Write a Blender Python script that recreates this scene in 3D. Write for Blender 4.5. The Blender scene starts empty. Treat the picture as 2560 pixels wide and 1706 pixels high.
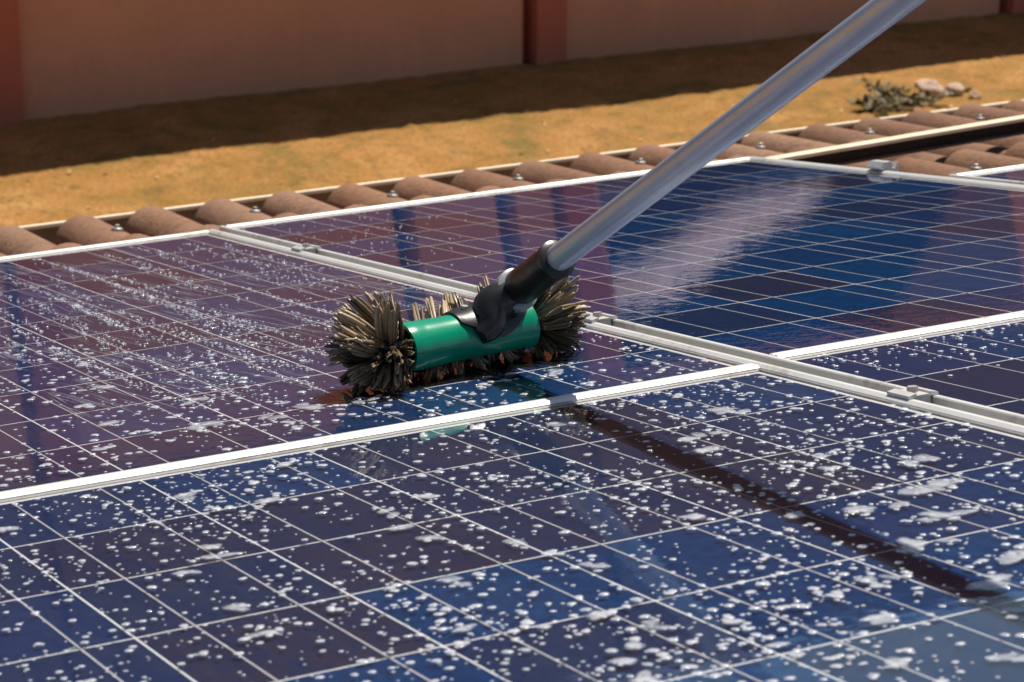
import bpy, bmesh, math, random
from mathutils import Vector, Matrix, Quaternion, noise
import numpy as np

random.seed(11)
rng = np.random.default_rng(7)
scene = bpy.context.scene
COL = scene.collection

# ------------------------------------------------------------------ camera
C = 0.158                                   # pitch of the solar cells, metres
A = math.radians(9.685)                     # pitch of the roof
ROOF = Matrix.Rotation(-A, 4, 'X')          # roof plane: u along the eave, v down the slope, h off the glass


def L(s, t, h=0.0):
    """cell coordinates on the panel plane (h in metres) -> roof-local metres"""
    return Vector((s * C, -(t - 10) * C, h))


cam_d = bpy.data.cameras.new("camera")
cam = bpy.data.objects.new("camera", cam_d)
COL.objects.link(cam)
right = Vector((0.893949, -0.441782, -0.075399))
down = Vector((-0.142667, -0.121031, -0.982343))
fwd = Vector((0.424855, 0.888921, -0.171223))
cm = Matrix.Identity(4)
for i, v in enumerate((right, -down, -fwd)):
    cm[0][i], cm[1][i], cm[2][i] = v
cm.translation = Vector((-0.943693, -2.117293, 0.468637))
cam.matrix_world = ROOF @ cm
cam_d.sensor_width = 36.0
cam_d.lens = 36.0 * 6304.62 / 2560
cam_d.clip_start, cam_d.clip_end = 0.05, 2000
cam_d.dof.use_dof = True
cam_d.dof.focus_distance = 2.55
cam_d.dof.aperture_fstop = 16
scene.camera = cam

# ------------------------------------------------------------------ sky and sun
SUN = Vector((0.45, 0.232, 0.974)).normalized()
elev = math.asin(SUN.z)
azim = math.atan2(SUN.x, SUN.y)
world = bpy.data.worlds.new("World")
scene.world = world
world.use_nodes = True
wn = world.node_tree
bg = wn.nodes["Background"]
sky = wn.nodes.new("ShaderNodeTexSky")
sky.sky_type = 'NISHITA'
sky.sun_disc = False
sky.sun_elevation = elev
sky.sun_rotation = azim
sky.air_density = 1.0
sky.dust_density = 1.0
sky.ozone_density = 1.5
wn.links.new(sky.outputs[0], bg.inputs[0])
bg.inputs[1].default_value = 0.05

sun_d = bpy.data.lights.new("sun", 'SUN')
sun_d.energy = 4.2
sun_d.angle = math.radians(0.6)
sun_d.color = (1.0, 0.93, 0.82)
sun = bpy.data.objects.new("sun", sun_d)
sun.rotation_euler = SUN.to_track_quat('Z', 'Y').to_euler()
sun.location = (6, 3, 12)
COL.objects.link(sun)

vs = scene.view_settings
vs.view_transform = 'Standard'
vs.look = 'None'
vs.exposure = 0.5
vs.gamma = 1.0
vs.use_curve_mapping = False
cy = scene.cycles
cy.max_bounces = 7
cy.diffuse_bounces = 3
cy.glossy_bounces = 4
cy.transparent_max_bounces = 8
cy.caustics_reflective = False
cy.caustics_refractive = False


# ------------------------------------------------------------------ helpers
class NT:
    """small wrapper to write node materials briefly"""

    def __init__(self, name):
        self.m = bpy.data.materials.new(name)
        self.m.use_nodes = True
        self.t = self.m.node_tree
        self.bsdf = self.t.nodes["Principled BSDF"]
        self.out = self.t.nodes["Material Output"]

    def n(self, kind, **kw):
        nd = self.t.nodes.new("ShaderNode" + kind)
        for k_, v_ in kw.items():
            if k_.startswith('i_'):
                nd.inputs[k_[2:].replace('_', ' ')].default_value = v_
            else:
                setattr(nd, k_, v_)
        return nd

    def l(self, a, b):
        self.t.links.new(a, b)

    def coord(self, which="Object"):
        return self.n("TexCoord").outputs[which]

    def noise(self, scale, detail=4, rough=0.55, vec=None, dist=0.0):
        nd = self.n("TexNoise")
        nd.inputs["Scale"].default_value = scale
        nd.inputs["Detail"].default_value = detail
        nd.inputs["Roughness"].default_value = rough
        nd.inputs["Distortion"].default_value = dist
        self.l(vec if vec is not None else self.coord(), nd.inputs["Vector"])
        return nd.outputs["Fac"]

    def mapping(self, scale=(1, 1, 1), rot=(0, 0, 0), vec=None):
        nd = self.n("Mapping")
        nd.inputs["Scale"].default_value = scale
        nd.inputs["Rotation"].default_value = rot
        self.l(vec if vec is not None else self.coord(), nd.inputs["Vector"])
        return nd.outputs[0]

    def ramp(self, fac, stops):
        nd = self.n("ValToRGB")
        e = nd.color_ramp.elements
        while len(e) < len(stops):
            e.new(0.5)
        for el, (p, c) in zip(e, stops):
            el.position = p
            el.color = (*c, 1) if len(c) == 3 else c
        self.l(fac, nd.inputs[0])
        return nd.outputs[0]

    def math(self, op, a, b=0.5):
        nd = self.n("Math", operation=op)
        for i, x in enumerate((a, b)):
            if isinstance(x, (int, float)):
                nd.inputs[i].default_value = x
            else:
                self.l(x, nd.inputs[i])
        return nd.outputs[0]

    def mixc(self, fac, a, b):
        nd = self.n("Mix", data_type='RGBA')
        for sock, x in ((nd.inputs[0], fac), (nd.inputs[6], a), (nd.inputs[7], b)):
            if isinstance(x, (int, float)):
                sock.default_value = x
            elif isinstance(x, tuple):
                sock.default_value = (*x, 1)
            else:
                self.l(x, sock)
        return nd.outputs[2]

    def bump(self, height, strength=0.3, dist=0.002):
        nd = self.n("Bump")
        nd.inputs["Strength"].default_value = strength
        nd.inputs["Distance"].default_value = dist
        self.l(height, nd.inputs["Height"])
        return nd.outputs[0]

    def set(self, **kw):
        for k_, v_ in kw.items():
            s_ = self.bsdf.inputs[k_.replace('_', ' ')]
            if hasattr(v_, "is_linked"):
                self.l(v_, s_)
            elif isinstance(v_, tuple) and len(v_) == 3:
                s_.default_value = (*v_, 1)
            else:
                s_.default_value = v_
        return self


def link(o, parent=None):
    COL.objects.link(o)
    if parent is not None:
        o.parent = parent
    return o


def tag(o, label=None, cat=None, group=None, kind=None):
    for k_, v_ in (("label", label), ("category", cat), ("group", group), ("kind", kind)):
        if v_:
            o[k_] = v_
    return o


def empty(name, matrix, label=None, cat=None, group=None, kind=None):
    o = bpy.data.objects.new(name, None)
    o.empty_display_size = 0.05
    link(o)
    o.matrix_world = matrix
    return tag(o, label, cat, group, kind)


def mesh(name, verts, faces, mat, smooth=False):
    me = bpy.data.meshes.new(name)
    me.from_pydata([tuple(v) for v in verts], [], [tuple(f) for f in faces])
    me.materials.append(mat)
    if smooth:
        me.polygons.foreach_set("use_smooth", [True] * len(me.polygons))
    me.update()
    return me


def mobj(name, me, parent=None, loc=None, mat4=None):
    o = bpy.data.objects.new(name, me)
    link(o, parent)
    if mat4 is not None:
        o.matrix_local = mat4
    elif loc is not None:
        o.location = loc
    return o


class MB:
    """collects geometry for one mesh"""

    def __init__(self):
        self.v, self.f = [], []

    def box(self, a, b, m=None):
        x0, y0, z0 = a
        x1, y1, z1 = b
        n = len(self.v)
        pts = [(x0, y0, z0), (x1, y0, z0), (x1, y1, z0), (x0, y1, z0), (x0, y0, z1), (x1, y0, z1), (x1, y1, z1), (x0, y1, z1)]
        if m is not None:
            pts = [m @ Vector(p) for p in pts]
        self.v += pts
        self.f += [tuple(n + i for i in q) for q in ((0, 3, 2, 1), (4, 5, 6, 7), (0, 1, 5, 4), (1, 2, 6, 5), (2, 3, 7, 6), (3, 0, 4, 7))]
        return self

    def tube(self, pts, radii, seg=24, caps=True):
        pts = [Vector(p) for p in pts]
        n0 = len(self.v)
        up = None
        for i, p in enumerate(pts):
            d = (pts[min(i + 1, len(pts) - 1)] - pts[max(i - 1, 0)]).normalized()
            if up is None:
                up = Vector((0, 0, 1)) if abs(d.z) < 0.9 else Vector((1, 0, 0))
            x = up.cross(d).normalized()
            y = d.cross(x).normalized()
            up = y
            for k_ in range(seg):
                a_ = 2 * math.pi * k_ / seg
                self.v.append(p + (x * math.cos(a_) + y * math.sin(a_)) * radii[i])
        for i in range(len(pts) - 1):
            for k_ in range(seg):
                a_, b_ = n0 + i * seg + k_, n0 + i * seg + (k_ + 1) % seg
                self.f.append((a_, b_, b_ + seg, a_ + seg))
        if caps:
            self.f.append(tuple(n0 + k_ for k_ in reversed(range(seg))))
            e = n0 + (len(pts) - 1) * seg
            self.f.append(tuple(e + k_ for k_ in range(seg)))
        return self

    def prism(self, prof, y0, y1):
        """closed profile [(x, z)] extruded along y"""
        n0, n = len(self.v), len(prof)
        for y in (y0, y1):
            self.v += [(x, y, z) for x, z in prof]
        for i in range(n):
            j = (i + 1) % n
            self.f.append((n0 + i, n0 + j, n0 + n + j, n0 + n + i))
        self.f.append(tuple(n0 + i for i in reversed(range(n))))
        self.f.append(tuple(n0 + n + i for i in range(n)))
        return self

    def mesh(self, name, mat, smooth=False, bevel=0.0, seg=2):
        me = mesh(name, self.v, self.f, mat, smooth)
        if bevel:
            bm = bmesh.new()
            bm.from_mesh(me)
            bmesh.ops.recalc_face_normals(bm, faces=bm.faces)
            bmesh.ops.bevel(bm, geom=bm.edges[:], offset=bevel, segments=seg, affect='EDGES', profile=0.7)
            bm.to_mesh(me)
            bm.free()
        else:
            bm = bmesh.new()
            bm.from_mesh(me)
            bmesh.ops.recalc_face_normals(bm, faces=bm.faces)
            bm.to_mesh(me)
            bm.free()
        return me

    def obj(self, name, mat, parent=None, smooth=False, bevel=0.0, loc=None, mat4=None):
        me = self.mesh(name, mat, smooth, bevel)
        if smooth:
            me.set_sharp_from_angle(angle=math.radians(40))
        return mobj(name, me, parent, loc, mat4)


# ------------------------------------------------------------------ materials
def m_cell():
    m = NT("cell_polycrystal")
    oi = m.n("ObjectInfo")
    vor = m.n("TexVoronoi")
    vor.inputs["Scale"].default_value = 95
    m.l(m.coord(), vor.inputs["Vector"])
    base = m.ramp(oi.outputs["Random"], [(0.0, (0.003, 0.034, 0.125)), (0.3, (0.002, 0.046, 0.155)), (0.5, (0.008, 0.030, 0.110)), (0.75, (0.012, 0.025, 0.074)), (1.0, (0.024, 0.023, 0.050))])
    sep = m.n("SeparateColor")
    m.l(vor.outputs["Color"], sep.inputs[0])
    f = m.math('MULTIPLY', sep.outputs[0], 0.75)
    col = m.mixc(f, base, (0.004, 0.022, 0.080))
    m.set(Base_Color=col, Roughness=0.6, Specular_IOR_Level=0.0)
    return m.m


def m_frame():
    m = NT("anodised_aluminium")
    nz = m.noise(60, 5, 0.7)
    nz2 = m.noise(7, 3)
    col = m.ramp(m.math('ADD', m.math('MULTIPLY', nz, 0.35), m.math('MULTIPLY', nz2, 0.65)), [(0.36, (0.40, 0.37, 0.32)), (0.46, (0.66, 0.645, 0.61)), (0.7, (0.74, 0.73, 0.71))])
    m.set(Base_Color=col, Roughness=0.42, Metallic=0.25)
    m.l(m.bump(nz, 0.25, 0.0006), m.bsdf.inputs["Normal"])
    return m.m


def m_glass(name, rough, ripple, film):
    m = NT(name)
    m.t.nodes.remove(m.bsdf)
    co = m.coord()
    w1 = m.noise(44, 3, 0.5, co)
    w2 = m.noise(7, 2, 0.5, co)
    h = m.math('ADD', m.math('MULTIPLY', w1, 0.75), m.math('MULTIPLY', w2, 1.0))
    bp = m.bump(h, 1.0, ripple)
    fr = m.n("Fresnel")
    fr.inputs["IOR"].default_value = 1.45
    gl = m.n("BsdfGlossy")
    gl.inputs["Roughness"].default_value = rough
    gl.inputs["Color"].default_value = (1, 1, 1, 1)
    m.l(bp, gl.inputs["Normal"])
    tr = m.n("BsdfTransparent")
    mix = m.n("MixShader")
    m.l(fr.outputs[0], mix.inputs[0])
    m.l(tr.outputs[0], mix.inputs[1])
    m.l(gl.outputs[0], mix.inputs[2])
    res = mix.outputs[0]
    if film:
        df = m.n("BsdfDiffuse")
        df.inputs["Color"].default_value = (0.52, 0.47, 0.43, 1)
        st = m.noise(9, 6, 0.7, m.mapping((2.2, 0.5, 1), vec=co), 0.6)
        fine = m.noise(160, 3, 0.6, m.mapping((1.3, 0.7, 1), vec=co))
        fac = m.math('MULTIPLY', m.ramp(st, [(0.38, (0.25,) * 3), (0.72, (1,) * 3)]), m.ramp(fine, [(0.3, (0.4,) * 3), (0.75, (1,) * 3)]))
        fac = m.math('MULTIPLY', fac, film)
        mx = m.n("MixShader")
        m.l(fac, mx.inputs[0])
        m.l(res, mx.inputs[1])
        m.l(df.outputs[0], mx.inputs[2])
        res = mx.outputs[0]
    m.l(res, m.out.inputs["Surface"])
    return m.m


def m_simple(name, col, rough=0.5, metal=0.0, var=0.0, scale=40, bump=0.0, dist=0.001, coat=0.0):
    m = NT(name)
    if var:
        nz = m.noise(scale, 5, 0.65)
        dk = tuple(c * (1 - var) for c in col)
        lt = tuple(min(1, c * (1 + var)) for c in col)
        m.set(Base_Color=m.ramp(nz, [(0.3, dk), (0.7, lt)]))
        if bump:
            m.l(m.bump(nz, bump, dist), m.bsdf.inputs["Normal"])
    else:
        nz = m.noise(scale, 4)
        m.set(Base_Color=m.mixc(m.math('MULTIPLY', nz, 0.12), col, (0.2, 0.2, 0.2)))
    m.set(Roughness=rough, Metallic=metal)
    m.bsdf.inputs["Coat Weight"].default_value = coat
    m.bsdf.inputs["Coat Roughness"].default_value = 0.1
    return m.m


def m_foam():
    m = NT("soap_foam")
    nz = m.noise(330, 4, 0.7)
    big = m.noise(40, 3)
    at = m.n("Attribute", attribute_name="thick")
    m.set(Base_Color=m.ramp(nz, [(0.3, (0.66, 0.69, 0.77)), (0.7, (0.86, 0.87, 0.90))]), Roughness=0.3)
    m.l(m.bump(nz, 0.4, 0.0007), m.bsdf.inputs["Normal"])
    tr = m.n("BsdfTransparent")
    mx = m.n("MixShader")
    f = m.math('ADD', m.math('MULTIPLY', big, 0.55), m.math('MULTIPLY', nz, 0.35))
    f = m.math('ADD', f, m.math('MULTIPLY', at.outputs["Fac"], 0.55))
    fac = m.ramp(f, [(0.48, (0.04,) * 3), (1.05, (0.66,) * 3)])
    m.bsdf.inputs['Coat Weight'].default_value = 1.0
    m.bsdf.inputs['Coat Roughness'].default_value = 0.08
    m.l(fac, mx.inputs[0])
    m.l(tr.outputs[0], mx.inputs[1])
    m.l(m.bsdf.outputs[0], mx.inputs[2])
    m.l(mx.outputs[0], m.out.inputs["Surface"])
    return m.m


def m_bristle():
    m = NT("wet_bristle")
    oi = m.n("ObjectInfo")
    nz = m.noise(220, 3, 0.6, m.mapping((1, 1, 0.15)))
    a = m.ramp(oi.outputs["Random"], [(0.0, (0.09, 0.060, 0.034)), (0.3, (0.24, 0.165, 0.088)), (0.7, (0.42, 0.31, 0.19)), (1.0, (0.58, 0.46, 0.32))])
    m.set(Base_Color=m.mixc(m.math('MULTIPLY', nz, 0.6), a, (0.06, 0.042, 0.026)), Roughness=0.38)
    return m.m


def m_tile():
    m = NT("concrete_tile")
    oi = m.n("ObjectInfo")
    nz = m.noise(55, 6, 0.7)
    nb = m.noise(6, 3)
    base = m.ramp(oi.outputs["Random"], [(0, (0.21, 0.100, 0.053)), (0.3, (0.31, 0.140, 0.064)), (0.6, (0.26, 0.135, 0.076)), (1, (0.35, 0.185, 0.102))])
    c1 = m.mixc(m.ramp(nz, [(0.35, (0.0,) * 3), (0.75, (0.7,) * 3)]), base, (0.085, 0.052, 0.040))
    lich = m.noise(120, 5, 0.75)
    c1 = m.mixc(m.ramp(lich, [(0.58, (0,) * 3), (0.72, (0.35,) * 3)]), c1, (0.42, 0.28, 0.17))
    c2 = m.mixc(m.ramp(nb, [(0.45, (0.0,) * 3), (0.8, (0.55,) * 3)]), c1, (0.33, 0.205, 0.125))
    m.set(Base_Color=c2, Roughness=0.85)
    m.l(m.bump(nz, 0.7, 0.007), m.bsdf.inputs["Normal"])
    return m.m


def m_ground():
    m = NT("dry_mossy_ground")
    co = m.coord()
    n1 = m.noise(0.8, 5, 0.65, co, 0.4)
    n2 = m.noise(9, 6, 0.7, co)
    n3 = m.noise(60, 4, 0.7, co)
    n4 = m.noise(2.6, 5, 0.7, co, 0.8)
    c = m.ramp(n1, [(0.36, (0.25, 0.145, 0.020)), (0.5, (0.37, 0.165, 0.028)), (0.64, (0.43, 0.190, 0.048))])
    c = m.mixc(m.ramp(n4, [(0.52, (0,) * 3), (0.70, (0.75,) * 3)]), c, (0.56, 0.300, 0.100))
    c = m.mixc(m.ramp(n4, [(0.34, (0.9,) * 3), (0.50, (0,) * 3)]), c, (0.18, 0.128, 0.018))
    c = m.mixc(m.ramp(n2, [(0.48, (0,) * 3), (0.66, (0.7,) * 3)]), c, (0.38, 0.195, 0.052))
    c = m.mixc(m.ramp(n2, [(0.34, (0.9,) * 3), (0.46, (0,) * 3)]), c, (0.17, 0.105, 0.018))
    c = m.mixc(m.ramp(n3, [(0.38, (0.8,) * 3), (0.54, (0,) * 3)]), c, (0.14, 0.080, 0.016))
    m.set(Base_Color=c, Roughness=0.95)
    m.l(m.bump(m.math('ADD', n3, n2), 0.7, 0.01), m.bsdf.inputs["Normal"])
    return m.m


def m_plaster(name, col, var=0.12):
    m = NT(name)
    co = m.coord("Generated")
    ob = m.coord("Object")
    n1 = m.noise(1.4, 6, 0.65, ob, 0.5)
    n2 = m.noise(30, 5, 0.7, ob)
    f = m.math('ADD', m.math('MULTIPLY', n1, 0.7), m.math('MULTIPLY', n2, 0.3))
    c = m.ramp(f, [(0.3, tuple(x * (1 - var) for x in col)), (0.7, tuple(min(1, x * (1 + var)) for x in col))])
    # rain splash and run marks near the foot
    sx = m.n("SeparateXYZ")
    m.l(ob, sx.inputs[0])
    st = m.noise(6, 5, 0.7, m.mapping((3.0, 3.0, 0.35), vec=ob), 0.4)
    low = m.math('SUBTRACT', m.math('ADD', m.math('MULTIPLY', st, 0.5), 0.02), m.math('ABSOLUTE', sx.outputs[2], 0))
    dirt = m.ramp(low, [(0.0, (0,) * 3), (0.25, (0.16,) * 3)])
    c = m.mixc(dirt, c, tuple(x * 0.45 + 0.02 for x in col))
    runs = m.noise(5, 4, 0.6, m.mapping((4.0, 4.0, 0.12), vec=ob))
    c = m.mixc(m.ramp(runs, [(0.55, (0,) * 3), (0.8, (0.14,) * 3)]), c, tuple(x * 0.6 for x in col))
    m.set(Base_Color=c, Roughness=0.8)
    m.l(m.bump(n2, 0.35, 0.004), m.bsdf.inputs["Normal"])
    return m.m


CELL = m_cell()
FRAME = m_frame()
GLASS_WET = m_glass("wet_soapy_glass", 0.025, 0.00014, 0.035)
GLASS_RINSED = m_glass("rinsed_glass", 0.012, 0.00020, 0.012)
BACK = m_simple("white_backsheet", (0.66, 0.68, 0.72), 0.9)
BACK.node_tree.nodes["Principled BSDF"].inputs["Specular IOR Level"].default_value = 0.0
BUS = m_simple("tinned_ribbon", (0.55, 0.56, 0.62), 0.5, 0.2)
STEEL = m_simple("zinc_steel", (0.40, 0.38, 0.36), 0.5, 0.5, 0.2, 90)
ALU = m_simple("bare_aluminium", (0.66, 0.65, 0.62), 0.4, 0.4, 0.12, 50)
FOAM = m_foam()
TILE = m_tile()
GROUND = m_ground()
GREEN = m_simple("green_plastic", (0.0, 0.27, 0.145), 0.25, 0, 0.10, 30, 0.1, 0.0006, 0.3)
BLACK = m_simple("black_plastic", (0.018, 0.017, 0.016), 0.32, 0, 0.3, 60, 0.25, 0.001)
GREYP = m_simple("grey_plastic", (0.30, 0.32, 0.33), 0.3)
POLE = m_simple("pole_aluminium", (0.56, 0.60, 0.69), 0.38, 0.65, 0.06, 25)
BRISTLE = m_bristle()
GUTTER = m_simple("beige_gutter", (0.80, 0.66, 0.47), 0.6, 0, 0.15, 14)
GUTTER_SHADE = m_simple("shade_toned_gutter", (0.27, 0.18, 0.115), 0.9, 0, 0.4, 9)  # darker copy for the gutter inside: its shade put into the colour
MORTAR = m_simple("roof_deck", (0.10, 0.07, 0.05), 0.9, 0, 0.2, 20)
PLASTER = m_plaster("terracotta_plaster", (0.78, 0.36, 0.195))
ADDED_UPPER = m_plaster("added_dark_upper_render", (0.23, 0.155, 0.145))  # unseen upper wall, dark tone invented to tone down the reflection
PILASTER = m_plaster("red_brown_plaster", (0.60, 0.165, 0.085))
ADDED_DARK = m_simple("added_dark_surface", (0.003, 0.004, 0.007), 0.6)  # near-black surfaces added to make dark areas in the reflection
ADDED_DARK.node_tree.nodes["Principled BSDF"].inputs["Specular IOR Level"].default_value = 0.1
ADDED_CANOPY = m_simple("added_pale_canopy", (0.235, 0.18, 0.195), 0.9, 0, 0.35, 7)  # canopy added for the pale band in the reflection
STONE = m_simple("pale_stone", (0.52, 0.36, 0.26), 0.8, 0, 0.25, 12, 0.4, 0.01)
LEAF = m_simple("dark_weed_leaf", (0.12, 0.092, 0.030), 0.6, 0, 0.5, 9)
LITTER = m_simple("dry_leaf", (0.50, 0.33, 0.15), 0.8, 0, 0.35, 5)

# ------------------------------------------------------------------ ground and house body
GZ = -1.58
gb = MB()
gb.v = [(-300, -300, GZ - 0.05), (300, -300, GZ - 0.05), (300, 300, GZ - 0.05), (-300, 300, GZ - 0.05)]
gb.f = [(0, 1, 2, 3)]
tag(gb.obj("ground", GROUND), kind="structure")

nx, ny = 460, 190
X = np.linspace(-1.0, 10.0, nx)
Y = np.linspace(3.4, 8.6, ny)
vv = []
for j, y in enumerate(Y):
    for i, x in enumerate(X):
        edge = min(i, nx - 1 - i, j, ny - 1 - j) / 4
        z = 0.010 * noise.noise((x * 1.6, y * 1.6, 0)) + 0.007 * noise.noise((x * 9, y * 9, 3)) + 0.006 * noise.noise((x * 26, y * 26, 7)) + 0.012 * max(0, noise.noise((x * 14, y * 14, 21)) - 0.25)
        vv.append((x, y, GZ + z - (0.12 * (1 - edge) if edge < 1 else 0)))
ff = [(j * nx + i, j * nx + i + 1, (j + 1) * nx + i + 1, (j + 1) * nx + i) for j in range(ny - 1) for i in range(nx - 1)]
tag(mobj("ground_moss", mesh("ground_moss", vv, ff, GROUND, True)), kind="structure")

# ------------------------------------------------------------------ terracotta house behind (its foot is in view, the rest is invented for its reflection in the glass)
WY = 7.79
WH = 3.15
DADO = 1.95                                 # terracotta up to here, invented dark storey above for its reflection
fac = empty("terracotta_house_wall", Matrix.Translation((4.1, WY, GZ)), "terracotta plastered wall with red brown pilasters behind the sunlit ground", "wall")


def fbox(name, x0, x1, z0, z1, y0, y1, mat, parent=fac, bevel=0.0):
    return MB().box((x0 - 4.1, y0, z0), (x1 - 4.1, y1, z1)).obj(name, mat, parent, bevel=bevel)


pil = [-3.28, -0.84, 1.60, 4.07, 6.67, 9.24, 11.8]
PW = 0.15
added_slits = [(3.26, 3.36), (3.75, 3.85)]  # narrow openings added for dark streaks in the reflection
WIN = (4.26, 6.47)
for i in range(len(pil) - 1):
    x0, x1 = pil[i] + PW + 0.002, pil[i + 1] - 0.05
    holes = [h for h in added_slits + [WIN] if x0 < h[0] and h[1] < x1]
    fbox("added_upper_panel", x0, x1, DADO + 0.002, WH, 0.012, 0.25, ADDED_UPPER)
    if not holes:
        fbox("wall_panel", x0, x1, -0.1, DADO, 0.0, 0.25, PLASTER)
        continue
    mb = MB()
    zb, zt = 0.93, 1.90
    mb.box((x0 - 4.1, 0, -0.1), (x1 - 4.1, 0.25, zb))
    mb.box((x0 - 4.1, 0, zt), (x1 - 4.1, 0.25, DADO))
    xs = [x0] + [q for h in holes for q in h] + [x1]
    for a_, b_ in zip(xs[0::2], xs[1::2]):
        mb.box((a_ - 4.1, 0, zb), (b_ - 4.1, 0.25, zt))
    mb.obj("wall_panel", PLASTER, fac)
    for h in holes:
        if h is not WIN:
            fbox("added_window", h[0], h[1], zb, zt, 0.20, 0.24, ADDED_DARK)
        else:
            # invented bay: dark back wall and pale canopy added for the glass reflection
            fbox("added_bay_back_wall", 3.4, 8.2, -0.1, 3.0, 1.7, 1.8, ADDED_DARK)
            for tri in (((6.47, 1.15), (6.47, zt), (5.82, zt)), ((4.26, zb), (4.62, zb), (4.26, 1.30))):
                tb = MB()
                tb.prism([(x_ - 4.1, z_) for x_, z_ in tri], 0.004, 0.246)
                tb.obj("added_raking_infill", ADDED_UPPER, fac)  # added to slant the edges of the reflected opening
            cb = MB()
            n = 46
            for q in range(n + 1):
                f_ = q / n
                x = 5.56 - 1.44 * f_
                kx = [4.12, 4.44, 4.73, 4.96, 5.18, 5.56]
                lo = float(np.interp(x, kx, [1.46, 1.40, 1.27, 1.18, 1.16, 1.18])) + 0.016 * math.sin(q * 1.7)
                hi = float(np.interp(x, kx, [1.62, 1.66, 1.64, 1.55, 1.42, 1.29])) + 0.018 * math.sin(q * 1.1)
                x = x - 4.1 + 0.28
                wv = 0.015 * math.sin(q * 2.3)
                cb.v += [(x, 0.50, lo), (x + 0.04, 1.0, hi + wv), (x + 0.04, 1.0, hi + wv - 0.01), (x, 0.50, lo - 0.01)]
            for q in range(n):
                for e in range(4):
                    a_, b_ = q * 4 + e, q * 4 + (e + 1) % 4
                    cb.f.append((a_, b_, b_ + 4, a_ + 4))
            mobj("added_canopy", cb.mesh("added_canopy", ADDED_CANOPY, True), fac)
        fbox("added_sill", h[0] - 0.04, h[1] + 0.04, zb - 0.06, zb - 0.002, -0.05, -0.002, PILASTER)  # sills of the added openings, out of view
for x in pil:
    fbox("pilaster", x, x + PW, -0.1, DADO - 0.003, -0.045, 0.22, PILASTER, bevel=0.006)
    fbox("added_upper_pilaster", x, x + PW, DADO, WH - 0.003, -0.02, 0.22, ADDED_UPPER, bevel=0.006)  # added dark top so no red stripes are reflected
    fbox("joint", x - 0.05 + 0.001, x - 0.001, -0.1, WH - 0.004, 0.07, 0.20, PILASTER)
fbox("coping", pil[0] - 0.1, pil[-1] + 0.3, WH + 0.002, WH + 0.09, -0.06, 0.31, ADDED_UPPER, bevel=0.01)

# ------------------------------------------------------------------ tiled roof
roof = empty("tiled_roof", ROOF, "brown concrete roof tiles with rounded rolls around the solar panels", "roof")
PITCH = 0.84 * C
CREST = -0.037
GUT = -0.046                                # level the gutter hangs from
ROLL = 0.054


def tile_mesh(name, length):
    """a tile with two rolls, crest at z = 0, lower (eave) end at +y"""
    prof = []
    for r in range(2):
        for k_ in range(15):
            a_ = math.pi * k_ / 14
            x = (r + 0.5) * PITCH - math.cos(a_) * 0.051
            prof.append((x, -ROLL + ROLL * math.sin(a_) ** 0.9))
        prof.append(((r + 1) * PITCH - 0.003, -ROLL - 0.002))
    prof = [(0.003, -ROLL - 0.002)] + prof
    th = 0.011
    mb = MB()
    n = len(prof)
    rows = [0.0, 0.12, 0.5, 0.9, 0.985, 1.0]
    for q in rows:
        drop = 0.0035 if q == 1.0 else 0.0
        tilt = 0.024 * q                          # the lower end rides on the tile below
        for x, z in prof:
            mb.v.append((x, q * length, z + tilt - drop))
    for q in rows:
        tilt = 0.024 * q
        for x, z in prof:
            mb.v.append((x, q * length, z + tilt - th))
    R_ = len(rows)
    for i in range(R_ - 1):
        for j in range(n - 1):
            a_ = i * n + j
            mb.f.append((a_, a_ + 1, a_ + n + 1, a_ + n))
            b_ = (R_ + i) * n + j
            mb.f.append((b_ + n, b_ + n + 1, b_ + 1, b_))
    for j in range(n - 1):
        a_, b_ = (R_ - 1) * n + j, (2 * R_ - 1) * n + j
        mb.f.append((a_, a_ + 1, b_ + 1, b_))
        mb.f.append((j + 1, j, R_ * n + j, R_ * n + j + 1))
    for i in range(R_ - 1):
        for j in (0, n - 1):
            a_, b_ = i * n + j, (R_ + i) * n + j
            mb.f.append((a_, a_ + n, b_ + n, b_))
    me = mb.mesh(name, TILE, True)
    me.set_sharp_from_angle(angle=math.radians(50))
    return me


EAVE_T = -4.95
EXPO = 2.25
tile_me = tile_mesh("roof_tile", EXPO * C + 0.06)
scr = MB()
scr.tube([(0, 0, -0.002), (0, 0, 0.004)], [0.011, 0.009], 14)
scr_me = scr.mesh("washer", STEEL, True)
hd = MB()
hd.tube([(0, 0, 0.004), (0, 0, 0.0085), (0, 0, 0.0095)], [0.0046, 0.0046, 0.003], 6)
hd_me = hd.mesh("screw_head", STEEL)
S0 = 2.13 - 0.42 - 0.84 * 8
for row in range(7):
    for col in range(14):
        s = S0 + col * 1.68
        t_low = EAVE_T + row * EXPO
        if row > 3 and s < 6.4:
            continue
        o = mobj("roof_tile", tile_me, roof)
        p = L(s, t_low + EXPO, 0) - Vector((0, 0.06, 0))
        o.location = (p.x + random.uniform(-0.002, 0.002), p.y + random.uniform(-0.006, 0.006), CREST - 0.024 + random.uniform(-0.0015, 0.0015))
        o.rotation_euler = (random.uniform(-0.006, 0.006), random.uniform(-0.012, 0.012), random.uniform(-0.016, 0.016))
        if row < 3:
            w_ = mobj("washer", scr_me, o, (PITCH * 0.5 + random.uniform(0.006, 0.014), EXPO * C + 0.06 - 0.20 + random.uniform(-0.01, 0.01), 0.0125))
            w_.rotation_euler = (random.uniform(-0.05, 0.05), 0.15, 0)
            h_ = mobj("screw_head", hd_me, o, w_.location)
            h_.rotation_euler = w_.rotation_euler
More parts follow.
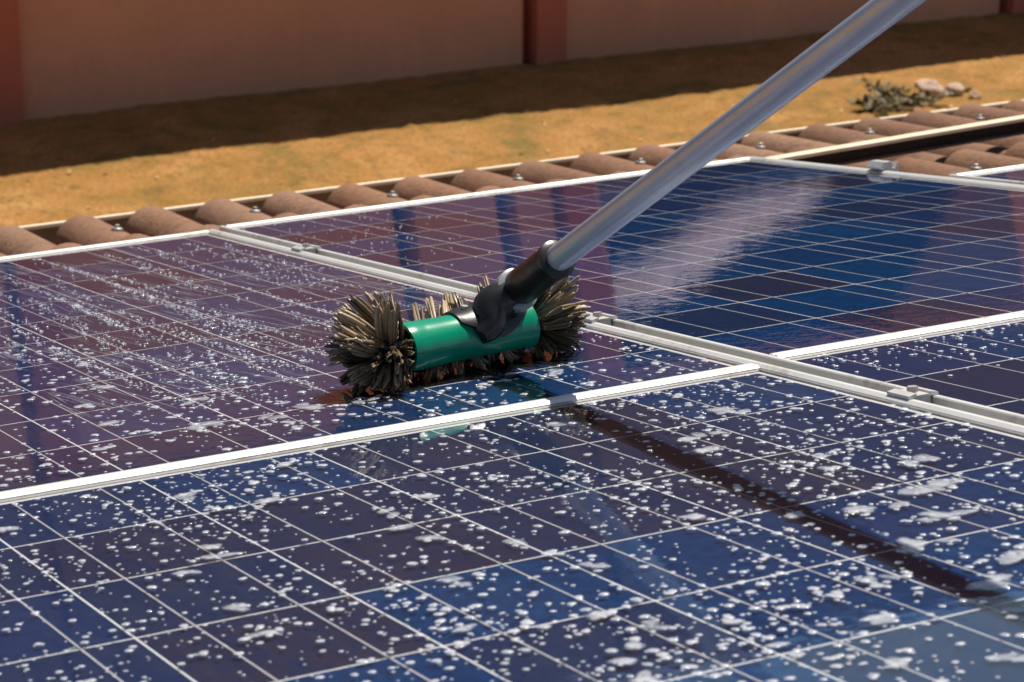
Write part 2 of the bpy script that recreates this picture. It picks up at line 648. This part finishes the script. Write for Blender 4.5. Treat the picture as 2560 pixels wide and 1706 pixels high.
# boarded deck under the tiles and the walls that carry it
dk = MB()
a_, b_ = L(-6.2, EAVE_T + 0.3), L(18, 30)
dk.box((a_.x, b_.y, CREST - 0.17), (b_.x, a_.y, CREST - 0.095))
dk.obj("deck", MORTAR, roof)
hw = MB()
hw.box((-0.9, -2.9, GZ - 0.1), (2.75, 2.05, -0.72))
tag(hw.obj("house_wall", PLASTER), kind="structure")

# gutter along the eave
gt = empty("roof_gutter", ROOF, "pale beige gutter along the lower edge of the tiles", "gutter")
gv0, gv1 = L(0, EAVE_T - 0.02).y, L(0, EAVE_T - 0.62).y
gx0, gx1 = L(-5.5, 0).x, L(17.5, 0).x
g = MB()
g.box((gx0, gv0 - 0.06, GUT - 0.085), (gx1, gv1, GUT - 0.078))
g.obj("trough", GUTTER_SHADE, gt)
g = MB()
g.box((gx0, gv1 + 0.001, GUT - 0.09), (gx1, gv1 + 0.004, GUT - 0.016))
g.obj("outer_side", GUTTER_SHADE, gt)
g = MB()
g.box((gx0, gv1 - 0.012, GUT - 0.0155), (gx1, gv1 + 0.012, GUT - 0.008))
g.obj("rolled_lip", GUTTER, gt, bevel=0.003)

# ------------------------------------------------------------------ solar panels
MG = 0.105          # cell edge to outer edge of the frame, in cells
LIP = 0.0105
FT = 0.036
cell_me = MB().box((-C / 2 + 0.0010, -C / 2 + 0.0014, -0.0002), (C / 2 - 0.0010, C / 2 - 0.0014, 0.0)).mesh("cell", CELL)
bus_me = MB().box((-0.0008, -5 * C + 0.002, -0.0001), (0.0008, 5 * C - 0.002, 0.0003)).mesh("busbar", BUS)
W_, H_ = 6 * C + 2 * MG * C, 10 * C + 2 * MG * C


def panel(s0, t0, label, glass, busbars=True):
    """a module of 6 x 10 cells; s0, t0 = far left corner of the cell field"""
    p = empty("solar_panel", ROOF @ Matrix.Translation(L(s0 + 3, t0 + 5, 0)), label, "solar panel", "solar panels on the roof")
    w, h = W_ / 2, H_ / 2
    zt = 0.0032
    prof_long = [(-w, -FT), (-w + 0.022, -FT), (-w + 0.022, -FT + 0.002), (-w + 0.0025, -FT + 0.002), (-w + 0.0025, -0.008), (-w + LIP, -0.008), (-w + LIP, 0.0006), (-w + LIP - 0.0045, zt), (-w + 0.0012, zt), (-w, zt - 0.0012)]
    r1 = MB().prism(prof_long, -h, h)
    r1.obj("frame_rail", FRAME, p)
    r2 = MB().prism([(-x, z) for x, z in reversed(prof_long)], -h, h)
    r2.obj("frame_rail", FRAME, p)
    for sg in (1, -1):
        pr = [(sg * (-h + (x + w)), z) for x, z in prof_long]
        m = MB().prism(pr, -w + LIP + 0.0004, w - LIP - 0.0004)
        m.v = [(y, x, z) for x, y, z in m.v]
        m.obj("frame_rail", FRAME, p)
    MB().box((-w + LIP - 0.003, -h + LIP - 0.003, -0.0065), (w - LIP + 0.003, h - LIP + 0.003, -0.00312)).obj("backsheet", BACK, p)
    for i in range(6):
        for j in range(10):
            o = mobj("cell", cell_me, p, ((i - 2.5) * C, (4.5 - j) * C, -0.0030))
        if busbars:
            for f_ in (0.27, 0.755):
                mobj("busbar", bus_me, p, ((i - 3 + f_) * C, 0, -0.0028))
    g_ = MB()
    gx, gy = w - LIP + 0.002, h - LIP + 0.002
    g_.v = [(-gx, -gy, 0), (gx, -gy, 0), (gx, gy, 0), (-gx, gy, 0)]
    g_.f = [(0, 1, 2, 3)]
    g_.obj("glass", glass, p)
    return p


DS2, DT2, DT3 = 0.332, -0.18, 0.143 + 0.07
panel(-4, 0, "soapy solar panel under the brush, left of the gap and above the white seam", GLASS_WET)
panel(2 + DS2, DT2, "rinsed shiny blue solar panel behind the pole, far right", GLASS_RINSED)
panel(-4, 10 + DT3, "nearest solar panel covered in foam spots, below the white seam", GLASS_WET)
panel(2 + DS2, 10 + DT2 + DT3, "dark solar panel at the right edge, below the shiny blue one", GLASS_RINSED)
panel(8 + 2 * DS2, 3.16 + MG, "solar panel of which only a pale corner shows at the far right edge", GLASS_RINSED)


# mounting rails below the modules and the one lying bare on the tiles
def rail(pa, pb, label, wid=0.036, hei=0.040):
    pa, pb = Vector(pa), Vector(pb)
    d = pb - pa
    ang = math.atan2(d.y, d.x)
    tilt = -math.atan2(d.z, math.hypot(d.x, d.y))
    e = empty("mounting_rail", ROOF @ Matrix.Translation(pa) @ Matrix.Rotation(ang, 4, 'Z') @ Matrix.Rotation(tilt, 4, 'Y'), label, "rail")
    ln = d.length
    hw_ = wid / 2
    deep = hei > 0.03
    if deep:
        pr = [(-hw_ + 0.002, -hei), (hw_, -hei), (hw_, -0.007), (hw_ - 0.004, -0.007), (hw_ - 0.004, -hei + 0.004), (-hw_ + 0.002, -hei + 0.004)]
    else:
        pr = [(-hw_, -hei), (hw_, -hei), (hw_, 0), (0.006, 0), (0.006, -0.005), (-0.006, -0.005), (-0.006, 0), (-hw_, 0)]
    m = MB().prism(pr, 0, ln)
    m.v = [(y, x, z) for x, y, z in m.v]
    o = m.obj("rail_profile", MORTAR if deep else ALU, e)  # deep rail: shade in the channel put into its dark colour
    if deep:
        MB().box((0, -hw_, -0.0065), (ln, hw_, 0)).obj("rail_flange", GUTTER, e, bevel=0.001)
    MB().box((ln + 0.0005, -hw_, -hei), (ln + 0.003, hw_, 0)).obj("end_cap", GREYP, o)


rail(L(-4.2, 2.0, -0.0375), L(8.62, 2.15, -0.0375), "aluminium rail under the far ends of the panels", 0.036, 0.012)
rail(L(-4.2, 7.84, -0.0375), L(8.6, 7.66, -0.0375), "aluminium rail under the panels beside the brush", 0.036, 0.012)
rail(L(-4.2, 11.5, -0.0375), L(8.6, 11.5, -0.0375), "aluminium rail under the near panels below the seam", 0.036, 0.012)
rail(L(8.52, -0.25, -0.004), L(16.0, -1.45, 0.002), "bare pale rail lying across the tiles right of the panels", 0.042, 0.031)

# clamps
clamp_top = MB()
prc = [(-0.0165, 0.0036), (0.0165, 0.0036), (0.016, 0.0062), (0.0075, 0.0078), (0.0075, 0.0058), (-0.0075, 0.0058), (-0.0075, 0.0078), (-0.016, 0.0062)]
clamp_top.prism(prc, -0.017, 0.017)
clamp_me = clamp_top.mesh("clamp_plate", ALU)
stem_me = MB().box((-0.0075, -0.017, -0.036), (0.0075, 0.017, 0.0034)).mesh("clamp_stem", ALU)
bolt_me = MB().tube([(0, 0, 0.0060), (0, 0, 0.0110)], [0.0052, 0.0052], 6).mesh("bolt", STEEL)
for s, t, lab in ((2.166, 2.22, "aluminium mid clamp at the far end of the panel gap"), (2.166, 7.80, "aluminium mid clamp in the panel gap right of the brush"), (2.166, 11.62, "aluminium mid clamp in the panel gap near the right edge")):
    e = empty("panel_clamp", ROOF @ Matrix.Translation(L(s, t, 0)), lab, "clamp", "panel clamps")
    cpl = mobj("clamp_plate", clamp_me, e)
    mobj("clamp_stem", stem_me, e)
    mobj("bolt", bolt_me, cpl)
e = empty("panel_clamp", ROOF @ Matrix.Translation(L(8.332 + MG, 2.15, 0)), "raised end clamp on the outer edge of the shiny blue panel", "clamp", "panel clamps")
EK = 0.8
ec = MB().prism([(EK * x, EK * z + (0.001 if z > 0 else 0)) for x, z in [(-0.014, 0.0050), (0.004, 0.0050), (0.004, -0.036), (0.030, -0.036), (0.030, 0.016), (0.026, 0.016), (0.024, 0.006), (0.016, 0.006), (0.012, 0.020), (-0.004, 0.020), (-0.014, 0.008)]], -0.020, 0.020)
ecb = ec.obj("clamp_body", ALU, e, bevel=0.0012)
mobj("bolt", bolt_me, ecb, (0.016, 0, 0.0))

# ------------------------------------------------------------------ wash brush
B0 = L(1.076, 9.40, 0.74 * C)
B1 = L(1.382, 12.80, 2.335 * C)
PD = (B1 - B0).normalized()
G0 = L(0.205, 8.85, 0.22 * C)
G1 = L(1.165, 8.67, 0.22 * C)
GA = (G1 - G0).normalized()
GLEN = (G1 - G0).length
brush = empty("wash_brush", ROOF @ Matrix.Translation(G0), "wash brush with green barrel and ragged brown bristles on the glass", "brush")
UP = Vector((0, 0, 1))
FR = GA.cross(UP).normalized()              # towards the camera (down-left in plan)
if FR.dot(Vector((0, -1, 0))) < 0:
    FR = -FR
UPB = (UP - GA * UP.dot(GA)).normalized()


def bp(x, ang, r):
    """point around the barrel: x along it, angle from up towards the camera (degrees)"""
    a_ = math.radians(ang)
    return GA * x + (UPB * math.cos(a_) + FR * math.sin(a_)) * r


# green shell
sh = MB()
NA, NX = 40, 28
a0, a1 = -62, 138
R0 = 0.0260
for layer, rr in ((0, R0), (1, R0 - 0.0028)):
    for i in range(NX + 1):
        x = GLEN * i / NX
        lipr = 0.0007 if i in (0, NX) else 0
        for j in range(NA + 1):
            ang = a0 + (a1 - a0) * j / NA
            sh.v.append(bp(x, ang, rr + (lipr if layer == 0 else 0) + 0.0003 * math.sin(x * 90) + (0.0009 if layer == 0 and i in (1, 2, NX - 2, NX - 1) else 0)))
n = (NX + 1) * (NA + 1)
idx = lambda l_, i, j: l_ * n + i * (NA + 1) + j
for i in range(NX):
    for j in range(NA):
        sh.f.append((idx(0, i, j), idx(0, i, j + 1), idx(0, i + 1, j + 1), idx(0, i + 1, j)))
        sh.f.append((idx(1, i + 1, j), idx(1, i + 1, j + 1), idx(1, i, j + 1), idx(1, i, j)))
    for j in (0, NA):
        sh.f.append((idx(0, i, j), idx(0, i + 1, j), idx(1, i + 1, j), idx(1, i, j)))
for j in range(NA):
    for i in (0, NX):
        sh.f.append((idx(0, i, j), idx(1, i, j), idx(1, i, j + 1), idx(0, i, j + 1)))
sh.obj("green_barrel", GREEN, brush, smooth=True)
MB().tube([GA * -0.040, GA * -0.036, GA * (GLEN + 0.036), GA * (GLEN + 0.040)], [0.010, 0.0165, 0.0165, 0.010], 20).obj("core", BLACK, brush, smooth=True)


def tuft_mesh(seed):
    r_ = random.Random(seed)
    mb = MB()
    nf = 7
    bend = r_.uniform(-1.0, 1.0)
    bendy = r_.uniform(-0.5, 0.5)
    for q in range(nf):
        ox = r_.uniform(-0.0034, 0.0034)
        oy = r_.uniform(-0.0020, 0.0020)
        ln = r_.uniform(0.72, 1.08)
        spread = r_.uniform(0.2, 1.1)
        jx, jy = r_.uniform(-0.0030, 0.0030), r_.uniform(-0.0022, 0.0022)
        tw = r_.uniform(0, 3.14)
        base = len(mb.v)
        zs = (0.0, 0.25, 0.5, 0.75, 0.94, 1.0)
        for k_, z in enumerate(zs):
            zz = z * ln
            cx = ox * (1 + spread * z) + bend * 0.009 * z * z + jx * z
            cy = oy * (1 + spread * z) + bendy * 0.009 * z * z + jy * z * z
            wd = (0.0012, 0.0018, 0.0021, 0.0021, 0.0017, 0.0008)[k_]
            td = wd * 0.42
            an = tw + z * 1.2
            ca, sa = math.cos(an), math.sin(an)
            for ex, ey in ((wd, 0), (0, td), (-wd, 0), (0, -td)):
                mb.v.append((cx + ex * ca - ey * sa, cy + ex * sa + ey * ca, zz * 0.05))
        for k_ in range(len(zs) - 1):
            for e in range(4):
                a_, b_ = base + k_ * 4 + e, base + k_ * 4 + (e + 1) % 4
                mb.f.append((a_, b_, b_ + 4, a_ + 4))
        e0 = base + 4 * (len(zs) - 1)
        mb.f.append((e0, e0 + 1, e0 + 2, e0 + 3))
    return mb.mesh("bristle_tuft", BRISTLE, True)


tufts = [tuft_mesh(i) for i in range(8)]
wb = (ROOF @ Matrix.Translation(G0))


def tuft(x, ang, tilt, length, root=0.011, jit=10):
    """x along the barrel, ang around it, tilt towards +axis (degrees)"""
    ang += random.uniform(-jit, jit)
    tilt += random.uniform(-jit, jit)
    a_ = math.radians(ang)
    rad = UPB * math.cos(a_) + FR * math.sin(a_)
    d = (rad * math.cos(math.radians(tilt)) + GA * math.sin(math.radians(tilt))).normalized()
    p = GA * x + rad * root
    # bristles that reach the glass splay along it
    hz = G0.z + p.z
    if d.z < 0 and hz + d.z * length < 0.001:
        want = -(hz - 0.002) / length
        flat = Vector((d.x, d.y, 0))
        if flat.length < 1e-3:
            flat = FR.copy()
        flat.normalize()
        want = max(-0.95, want)
        d = (flat * math.sqrt(1 - want * want) + Vector((0, 0, want))).normalized()
    q = d.to_track_quat('Z', 'Y')
    m = Matrix.Translation(p) @ q.to_matrix().to_4x4() @ Matrix.Rotation(random.uniform(0, 6.28), 4, 'Z') @ Matrix.Diagonal((random.uniform(1.05, 1.5), random.uniform(1.0, 1.35), length / 0.05, 1))
    mobj("bristle_tuft", random.choice(tufts), brush, mat4=m)


for side in (-1, 1):
    base = 0.0 if side < 0 else GLEN
    for ring, (off, tl, cnt, ln) in enumerate(((0.007, 16, 11, 0.044), (0.015, 24, 12, 0.047), (0.024, 36, 12, 0.047), (0.032, 54, 10, 0.043), (0.038, 72, 6, 0.034))):
        for k_ in range(cnt):
            ang = 360 * (k_ + 0.5 * (ring % 2)) / cnt
            up_f = 0.5 + 0.5 * math.cos(math.radians(ang))
            tuft(base + side * off, ang, side * tl, (ln * (0.80 + 0.34 * up_f)) * random.uniform(0.9, 1.08) * (1 if side < 0 else 0.92))
# rows along the back and under the barrel
for k_ in range(11):
    x = GLEN * (k_ + 0.5) / 11
    for ang, ln in ((-58, 0.062), (-76, 0.058), (-100, 0.052), (-128, 0.040), (-158, 0.030), (176, 0.026)):
        tuft(x, ang, random.uniform(4, 24) if ang < 0 else 0, ln * random.uniform(0.85, 1.15), jit=8)

# black yoke, grey knuckle and sleeve
K0 = bp(0.60 * GLEN, 62, 0.027)
J = (B0 - PD * 0.094) - G0
K1 = bp(0.66 * GLEN, 30, 0.034)
yk = MB()
ctl = [bp(0.50 * GLEN, 84, 0.0275), K0, K1, K1.lerp(J, 0.55), J]
crd = [0.009, 0.0165, 0.0190, 0.0185, 0.0160]
yp, yr = [], []
for i in range(4):
    p0_, p1_, p2_, p3_ = (ctl[max(0, min(4, i + q))] for q in (-1, 0, 1, 2))
    r0_, r1_, r2_, r3_ = (crd[max(0, min(4, i + q))] for q in (-1, 0, 1, 2))
    for q in range(6 if i < 3 else 7):
        f_ = q / 6
        cub = lambda a_, b_, c_, d_: (b_ * 2 + (c_ - a_) * f_ + (a_ * 2 - b_ * 5 + c_ * 4 - d_) * f_ ** 2 + (b_ * 3 - a_ - c_ * 3 + d_) * f_ ** 3) * 0.5
        yp.append(cub(p0_, p1_, p2_, p3_))
        yr.append(cub(r0_, r1_, r2_, r3_))
yk.tube(yp, yr, 32)
yoke_o = yk.obj("yoke", BLACK, brush, smooth=True)
sad = MB()
for i in range(9):
    x = GLEN * (0.40 + 0.54 * i / 8)
    for j in range(17):
        ang = -48 + (134 - 46 * (abs(i - 4) / 4) ** 1.5) * j / 16 + 6
        for rr in (R0 + 0.0006, R0 + 0.0075 - 0.005 * (abs(i - 4) / 4) ** 2):
            sad.v.append(bp(x, ang, rr))
ix = lambda i, j, l_: (i * 17 + j) * 2 + l_
for i in range(8):
    for j in range(16):
        sad.f.append((ix(i, j, 1), ix(i, j + 1, 1), ix(i + 1, j + 1, 1), ix(i + 1, j, 1)))
        sad.f.append((ix(i, j, 0), ix(i + 1, j, 0), ix(i + 1, j + 1, 0), ix(i, j + 1, 0)))
    for j in (0, 16):
        sad.f.append((ix(i, j, 0), ix(i, j, 1), ix(i + 1, j, 1), ix(i + 1, j, 0)))
for j in range(16):
    for i in (0, 8):
        sad.f.append((ix(i, j, 0), ix(i, j + 1, 0), ix(i, j + 1, 1), ix(i, j, 1)))
sad_o = sad.obj("saddle", BLACK, brush, smooth=True)
for fx, an in ((0.50, 10), (0.80, -6)):
    c0 = bp(fx * GLEN, an, R0 + 0.0030)
    c1 = bp(fx * GLEN, an, R0 + 0.0078)
    MB().tube([c0, c1], [0.0042, 0.0036], 6).obj("screw", STEEL, sad_o)
pv = K1.lerp(J, 0.45)
px_ = PD.cross(UP).normalized()
MB().tube([pv - px_ * 0.0232, pv - px_ * 0.0210, pv + px_ * 0.0210, pv + px_ * 0.0232], [0.0050, 0.0068, 0.0068, 0.0050], 16).obj("pivot_pin", GREYP, yoke_o, smooth=True)
MB().tube([J - PD * 0.004, J - PD * 0.002, J + PD * 0.006, J + PD * 0.008], [0.0190, 0.0228, 0.0228, 0.0195], 28).obj("knuckle_ring", GREYP, yoke_o, smooth=True)
sl = MB()
S_ = lambda k_: (B0 - G0) + PD * k_
sl.tube([S_(-0.085), S_(-0.080), S_(-0.050), S_(-0.008), S_(-0.006), S_(0.000), S_(0.003)], [0.0160, 0.0190, 0.0190, 0.0186, 0.0202, 0.0202, 0.0150], 32)
sl.obj("sleeve", BLACK, brush, smooth=True)
pl = MB()
pts, rad = [], []
for k_ in range(30):
    pts.append(S_(-0.04 + 1.75 * k_ / 29))
    rad.append(0.0134)
pl.tube(pts, rad, 48)
pole_o = pl.obj("pole", POLE, brush, smooth=True)
MB().tube([S_(1.711), S_(1.740), S_(1.746)], [0.0150, 0.0150, 0.010], 24).obj("end_cap", BLACK, pole_o, smooth=True)


# ------------------------------------------------------------------ soap foam and water drops
def dome_field(name, items, label, mat):
    """items: (u, v, r, h) -> one mesh of small irregular domes lying on the glass"""
    V, F, T = [], [], []
    for (u, v, r, h, *rest) in items:
        ln_ = rest[0] if rest else None
        n_ = 24 if r > 0.0062 and ln_ is None else (12 if r > 0.0026 else 8)
        ph = rng.uniform(0, 6.28)
        ex = rng.uniform(0.9, 1.15) if n_ < 24 else rng.uniform(0.7, 1.5)
        rot = rng.uniform(0, 3.14)
        if n_ == 24:
            th = np.linspace(0, 2 * math.pi, n_, endpoint=False)
            jr = 1 + sum(rng.uniform(-0.15, 0.15) * np.cos(k_ * th + rng.uniform(0, 6.28)) for k_ in (2, 3, 4))
        else:
            jr = rng.uniform(0.94, 1.07, n_)
        tk_ = 0.72 if n_ == 24 else 1.0
        if ln_ is not None:                  # a drawn-out trail of water
            ex, rot = math.sqrt(ln_), rest[1]
            ph, tk_ = 0.0, 0.55
        b = len(V)
        cr, sr = math.cos(rot), math.sin(rot)
        for fr_, fz, tk in ((1.0, 0.0, 0.0), (0.84, 0.6, 0.75), (0.5, 0.92, 1.0)):
            for k_ in range(n_):
                a_ = ph + 2 * math.pi * k_ / n_
                x, y = math.cos(a_) * r * fr_ * jr[k_] * ex, math.sin(a_) * r * fr_ * jr[k_] / ex
                V.append((u + x * cr - y * sr, v + x * sr + y * cr, 0.0004 + h * fz))
                T.append(tk * tk_)
        V.append((u, v, 0.0004 + h))
        T.append(tk_ * (0.85 if n_ == 24 else 1.0))
        for ring in range(2):
            for k_ in range(n_):
                a_, c_ = b + ring * n_ + k_, b + ring * n_ + (k_ + 1) % n_
                F.append((a_, c_, c_ + n_, a_ + n_))
        for k_ in range(n_):
            F.append((b + 2 * n_ + k_, b + 2 * n_ + (k_ + 1) % n_, b + 3 * n_))
    me = mesh(name, V, F, mat, True)
    me.attributes.new("thick", 'FLOAT', 'POINT').data.foreach_set("value", T)
    o = mobj(name, me)
    o.matrix_world = ROOF
    return tag(o, label, "foam", None, "stuff")


def in_brush(s, t):
    return -0.15 < s < 1.75 and 8.0 < t < 9.05


def blob(items, s, t, r, flat=0.34):
    p = L(s, t)
    items.append((p.x, p.y, r, r * flat * rng.uniform(0.7, 1.3)))


def patch(items, s, t, rs, rt, cnt, rmin=0.004, rmax=0.010):
    """a run of foam: a few wide flat islands and a fringe of small bubbles"""
    for _ in range(max(2, cnt // 6)):
        a_, q = rng.uniform(0, 6.28), math.sqrt(rng.uniform(0, 1)) * 0.7
        p = L(s + rs * q * math.cos(a_), t + rt * q * math.sin(a_))
        r = rng.uniform(0.0064, 0.0064 + 0.045 * min(rs, 0.16) + 0.0015)
        items.append((p.x, p.y, r * 0.9, rng.uniform(0.0007, 0.0013)))
    for _ in range(cnt // 2):
        a_, q = rng.uniform(0, 6.28), rng.uniform(0.5, 1.25)
        blob(items, s + rs * q * math.cos(a_), t + rt * q * math.sin(a_), rng.uniform(0.0012, 0.0036), 0.3)


def clump(s, t, sc, seed):
    return noise.noise((s * sc + seed, t * sc, seed * 1.7))


# panel under the brush
it = []
while len(it) < 1500:
    s, t = rng.uniform(-3.6, 1.97), rng.uniform(2.5, 9.95)
    bound = -1.15 + (t - 4.27) * 0.165
    front = t > 8.95 - 0.10 * s and s > bound
    if in_brush(s, t):
        continue
    dens = 0.0
    if s < bound:
        dens = 0.55 + 0.8 * clump(s, t, 1.3, 3)
    elif front:
        dens = 0.75
    elif s < bound + 0.5 and t > 6.5:
        dens = 0.5
    if rng.uniform() < dens:
        r = 0.0016 + 0.0040 * rng.uniform() ** 2.2
        blob(it, s, t, r, 0.25)
for s, t, rs, rt, n_ in ((-1.35, 7.4, 0.10, 0.16, 16), (-1.0, 8.3, 0.12, 0.2, 18), (-1.25, 9.1, 0.16, 0.2, 22), (-0.85, 9.3, 0.10, 0.3, 18), (-0.55, 8.9, 0.14, 0.35, 26), (-1.7, 8.6, 0.10, 0.12, 12), (-1.15, 6.3, 0.07, 0.3, 14), (1.05, 9.25, 0.06, 0.12, 9), (1.55, 8.55, 0.05, 0.16, 12), (-1.95, 9.35, 0.10, 0.15, 14), (-1.55, 7.9, 0.16, 0.05, 12), (-0.2, 9.2, 0.09, 0.12, 8)):
    patch(it, s, t, rs, rt, n_)
dome_field("soap_foam", it, "white soap foam spots on the panel left of the brush", FOAM)
# fine spatter, drawn into streaks by the brush
it = []
streaks = [(rng.uniform(-1.4, 1.9), rng.uniform(0, 7.5), rng.uniform(1.0, 4.5)) for _ in range(90)]
for s0, t0, ln in streaks:
    k_ = int(ln * rng.uniform(9, 22))
    for _ in range(k_):
        t = t0 + rng.uniform(0, ln)
        s = s0 + 0.05 * math.sin(t * 0.9 + s0) + rng.normal(0, 0.022)
        if t > 8.7 or s > 1.97 or in_brush(s, t):
            continue
        blob(it, s, t, rng.uniform(0.0008, 0.0022), 0.5)
for _ in range(1000):
    s, t = rng.uniform(-1.8, 1.9), rng.uniform(0.3, 8.2)
    if in_brush(s, t) or clump(s, t * 0.4, 1.4, 13) < -0.05:
        continue
    p = L(s, t)
    w2_, l2_ = rng.uniform(0.0003, 0.0008), rng.uniform(0.015, 0.09)
    it.append((p.x, p.y, math.sqrt(w2_ * l2_), 0.0003, l2_ / w2_, math.radians(90) + rng.normal(0.10, 0.06)))
for _ in range(1100):
    s, t = rng.uniform(-2.4, 1.97), rng.uniform(0.05, 8.6)
    if in_brush(s, t) or rng.uniform() > 0.45 + 1.4 * clump(s, t, 1.1, 9):
        continue
    blob(it, s, t, rng.uniform(0.0008, 0.0026), 0.55)
dome_field("water_spatter", it, "fine white spatter brushed into streaks on the far left panel", FOAM)

# nearest panel
it = []
while len(it) < 5200:
    s, t = rng.uniform(-3.95, 1.97), rng.uniform(10.3, 17.2)
    dens = 0.55 + 0.75 * clump(s, t, 1.0, 5)
    if s < -2.2 and t > 12.4:
        dens *= 0.75
    if -1.7 < s < -0.4 and 12 < t < 14:
        dens *= 0.5
    if s > -0.6 and t > 14.8:
        dens *= 0.35
    if rng.uniform() < dens:
        k_ = rng.uniform() ** 2.4
        r = 0.0012 + 0.0036 * k_
        if s < -2.0:
            r *= 0.85
        blob(it, s, t, r, 0.25)
for _ in range(36):
    s, t = rng.uniform(-3.8, 1.9), rng.uniform(10.4, 16.5)
    patch(it, s, t, rng.uniform(0.02, 0.055), rng.uniform(0.02, 0.07), int(rng.integers(4, 9)), 0.003, 0.006)
for s, t, rs, rt, n_ in ((0.55, 13.6, 0.20, 0.10, 26), (0.75, 13.95, 0.22, 0.12, 30), (0.35, 14.3, 0.16, 0.16, 26), (0.95, 13.4, 0.22, 0.10, 26), (0.62, 14.75, 0.26, 0.14, 34), (0.20, 15.0, 0.16, 0.14, 22), (-0.15, 14.7, 0.10, 0.22, 20), (-0.45, 15.0, 0.08, 0.28, 18), (0.05, 15.45, 0.16, 0.12, 18), (-0.75, 15.6, 0.10, 0.12, 14), (-0.35, 15.9, 0.12, 0.10, 14), (1.25, 12.9, 0.16, 0.08, 16), (0.82, 11.6, 0.10, 0.10, 14), (0.62, 11.9, 0.08, 0.10, 12), (1.15, 11.1, 0.12, 0.09, 14), (0.30, 10.75, 0.09, 0.14, 14), (-1.0, 11.8, 0.07, 0.12, 10), (-1.25, 12.0, 0.06, 0.2, 10), (-2.25, 12.2, 0.16, 0.05, 12), (-1.95, 10.9, 0.12, 0.10, 12), (-1.55, 13.4, 0.05, 0.2, 10), (-0.95, 13.6, 0.07, 0.1, 9), (-2.55, 13.6, 0.06, 0.10, 8), (-1.2, 14.6, 0.06, 0.10, 9), (-1.0, 15.2, 0.05, 0.25, 12), (0.9, 12.5, 0.2, 0.07, 14)):
    patch(it, s, t, rs, rt, n_, 0.004, 0.0095)
dome_field("soap_foam", it, "thick white soap foam spots over the nearest panel", FOAM)
it = []
for _ in range(330):
    s, t = rng.uniform(2.36, 5.4), 9.98 + DT3 - 0.15 + abs(rng.normal(0, 0.5))
    if t < 10.1:
        continue
    blob(it, s, t, rng.uniform(0.0012, 0.0032), 0.4)
for _ in range(130):
    s, t = 2.36 + abs(rng.normal(0, 0.8)), abs(rng.normal(0, 2.2)) - 0.1
    blob(it, s, t, rng.uniform(0.0009, 0.0022), 0.45)
dome_field("water_spatter", it, "sparse droplets at the corners of the right hand panels", FOAM)


# ------------------------------------------------------------------ odds and ends on the ground
def stone(x, y, r, label, seed, fl=0.7):
    bm = bmesh.new()
    bmesh.ops.create_icosphere(bm, subdivisions=3, radius=r)
    for v in bm.verts:
        n_ = noise.noise(v.co / r * 1.1 + Vector((seed, 0, 0)))
        v.co *= 1 + 0.45 * n_ + 0.1 * noise.noise(v.co / r * 4 + Vector((seed, 3, 0)))
        v.co.z *= fl
    me = bpy.data.meshes.new("stone")
    bm.to_mesh(me)
    bm.free()
    me.materials.append(STONE)
    me.polygons.foreach_set("use_smooth", [True] * len(me.polygons))
    o = mobj("stone", me, loc=(x, y, GZ + r * fl * 0.6))
    o.rotation_euler = (0, 0, seed)
    tag(o, label, "stone", "stones by the gutter")


stone(5.29, 6.50, 0.060, "pale stone beyond the tiles, left of two at upper right", 1.3)
stone(5.385, 6.46, 0.045, "brightest pale stone beyond the tiles at upper right", 4.1)
stone(5.42, 6.36, 0.026, "small pale stone nearest the tiles at upper right", 7.7)

weed = empty("weed_clump", Matrix.Translation((5.0, 6.36, GZ)), "dark straggly weed on the ground beyond the tiles", "plant")
st = MB()
lf = MB()
rw = random.Random(3)
for k_ in range(16):
    ang = rw.uniform(0, 6.28)
    ln = rw.uniform(0.08, 0.21)
    d = Vector((math.cos(ang) * 1.3, math.sin(ang) * 0.8, rw.uniform(0.1, 0.45))).normalized()
    p0 = Vector((rw.uniform(-0.12, 0.12), rw.uniform(-0.08, 0.08), 0))
    st.tube([p0, p0 + d * ln * 0.5 + Vector((0, 0, 0.01)), p0 + d * ln], [0.004, 0.003, 0.0015], 5)
    for q in range(15):
        c_ = p0 + d * ln * rw.uniform(0.2, 1.0)
        ax = Vector((rw.uniform(-1, 1), rw.uniform(-1, 1), rw.uniform(-0.2, 0.6))).normalized()
        sd = ax.cross(Vector((rw.uniform(-1, 1), rw.uniform(-1, 1), 1))).normalized()
        s_ = rw.uniform(0.03, 0.06)
        b_ = len(lf.v)
        nrm = ax.cross(sd)
        lf.v += [c_, c_ + ax * s_ * 0.5 + sd * s_ * 0.28 + nrm * 0.003, c_ + ax * s_, c_ + ax * s_ * 0.5 - sd * s_ * 0.28 + nrm * 0.003]
        lf.f.append((b_, b_ + 1, b_ + 2, b_ + 3))
st.obj("stem", LEAF, weed)
lo = mobj("foliage", mesh("foliage", lf.v, lf.f, LEAF), weed)
lo["kind"] = "stuff"

lt = MB()
rl = random.Random(8)
for k_ in range(220):
    x, y = rl.uniform(0.6, 8.4), rl.uniform(5.6, 7.7)
    s_ = rl.uniform(0.006, 0.018)
    a_ = rl.uniform(0, 6.28)
    tx, ty = rl.uniform(-0.4, 0.4), rl.uniform(-0.4, 0.4)
    b_ = len(lt.v)
    z = GZ + 0.004
    for dx, dy in ((1, 0), (0, 0.45), (-1, 0), (0, -0.45)):
        px, py = dx * math.cos(a_) - dy * math.sin(a_), dx * math.sin(a_) + dy * math.cos(a_)
        lt.v.append((x + px * s_, y + py * s_, z + s_ * (tx * px + ty * py)))
    lt.f.append((b_, b_ + 1, b_ + 2, b_ + 3))
tag(mobj("leaf_litter", mesh("leaf_litter", lt.v, lt.f, LITTER)), "dry leaf crumbs strewn over the ochre ground", "leaves", None, "stuff")
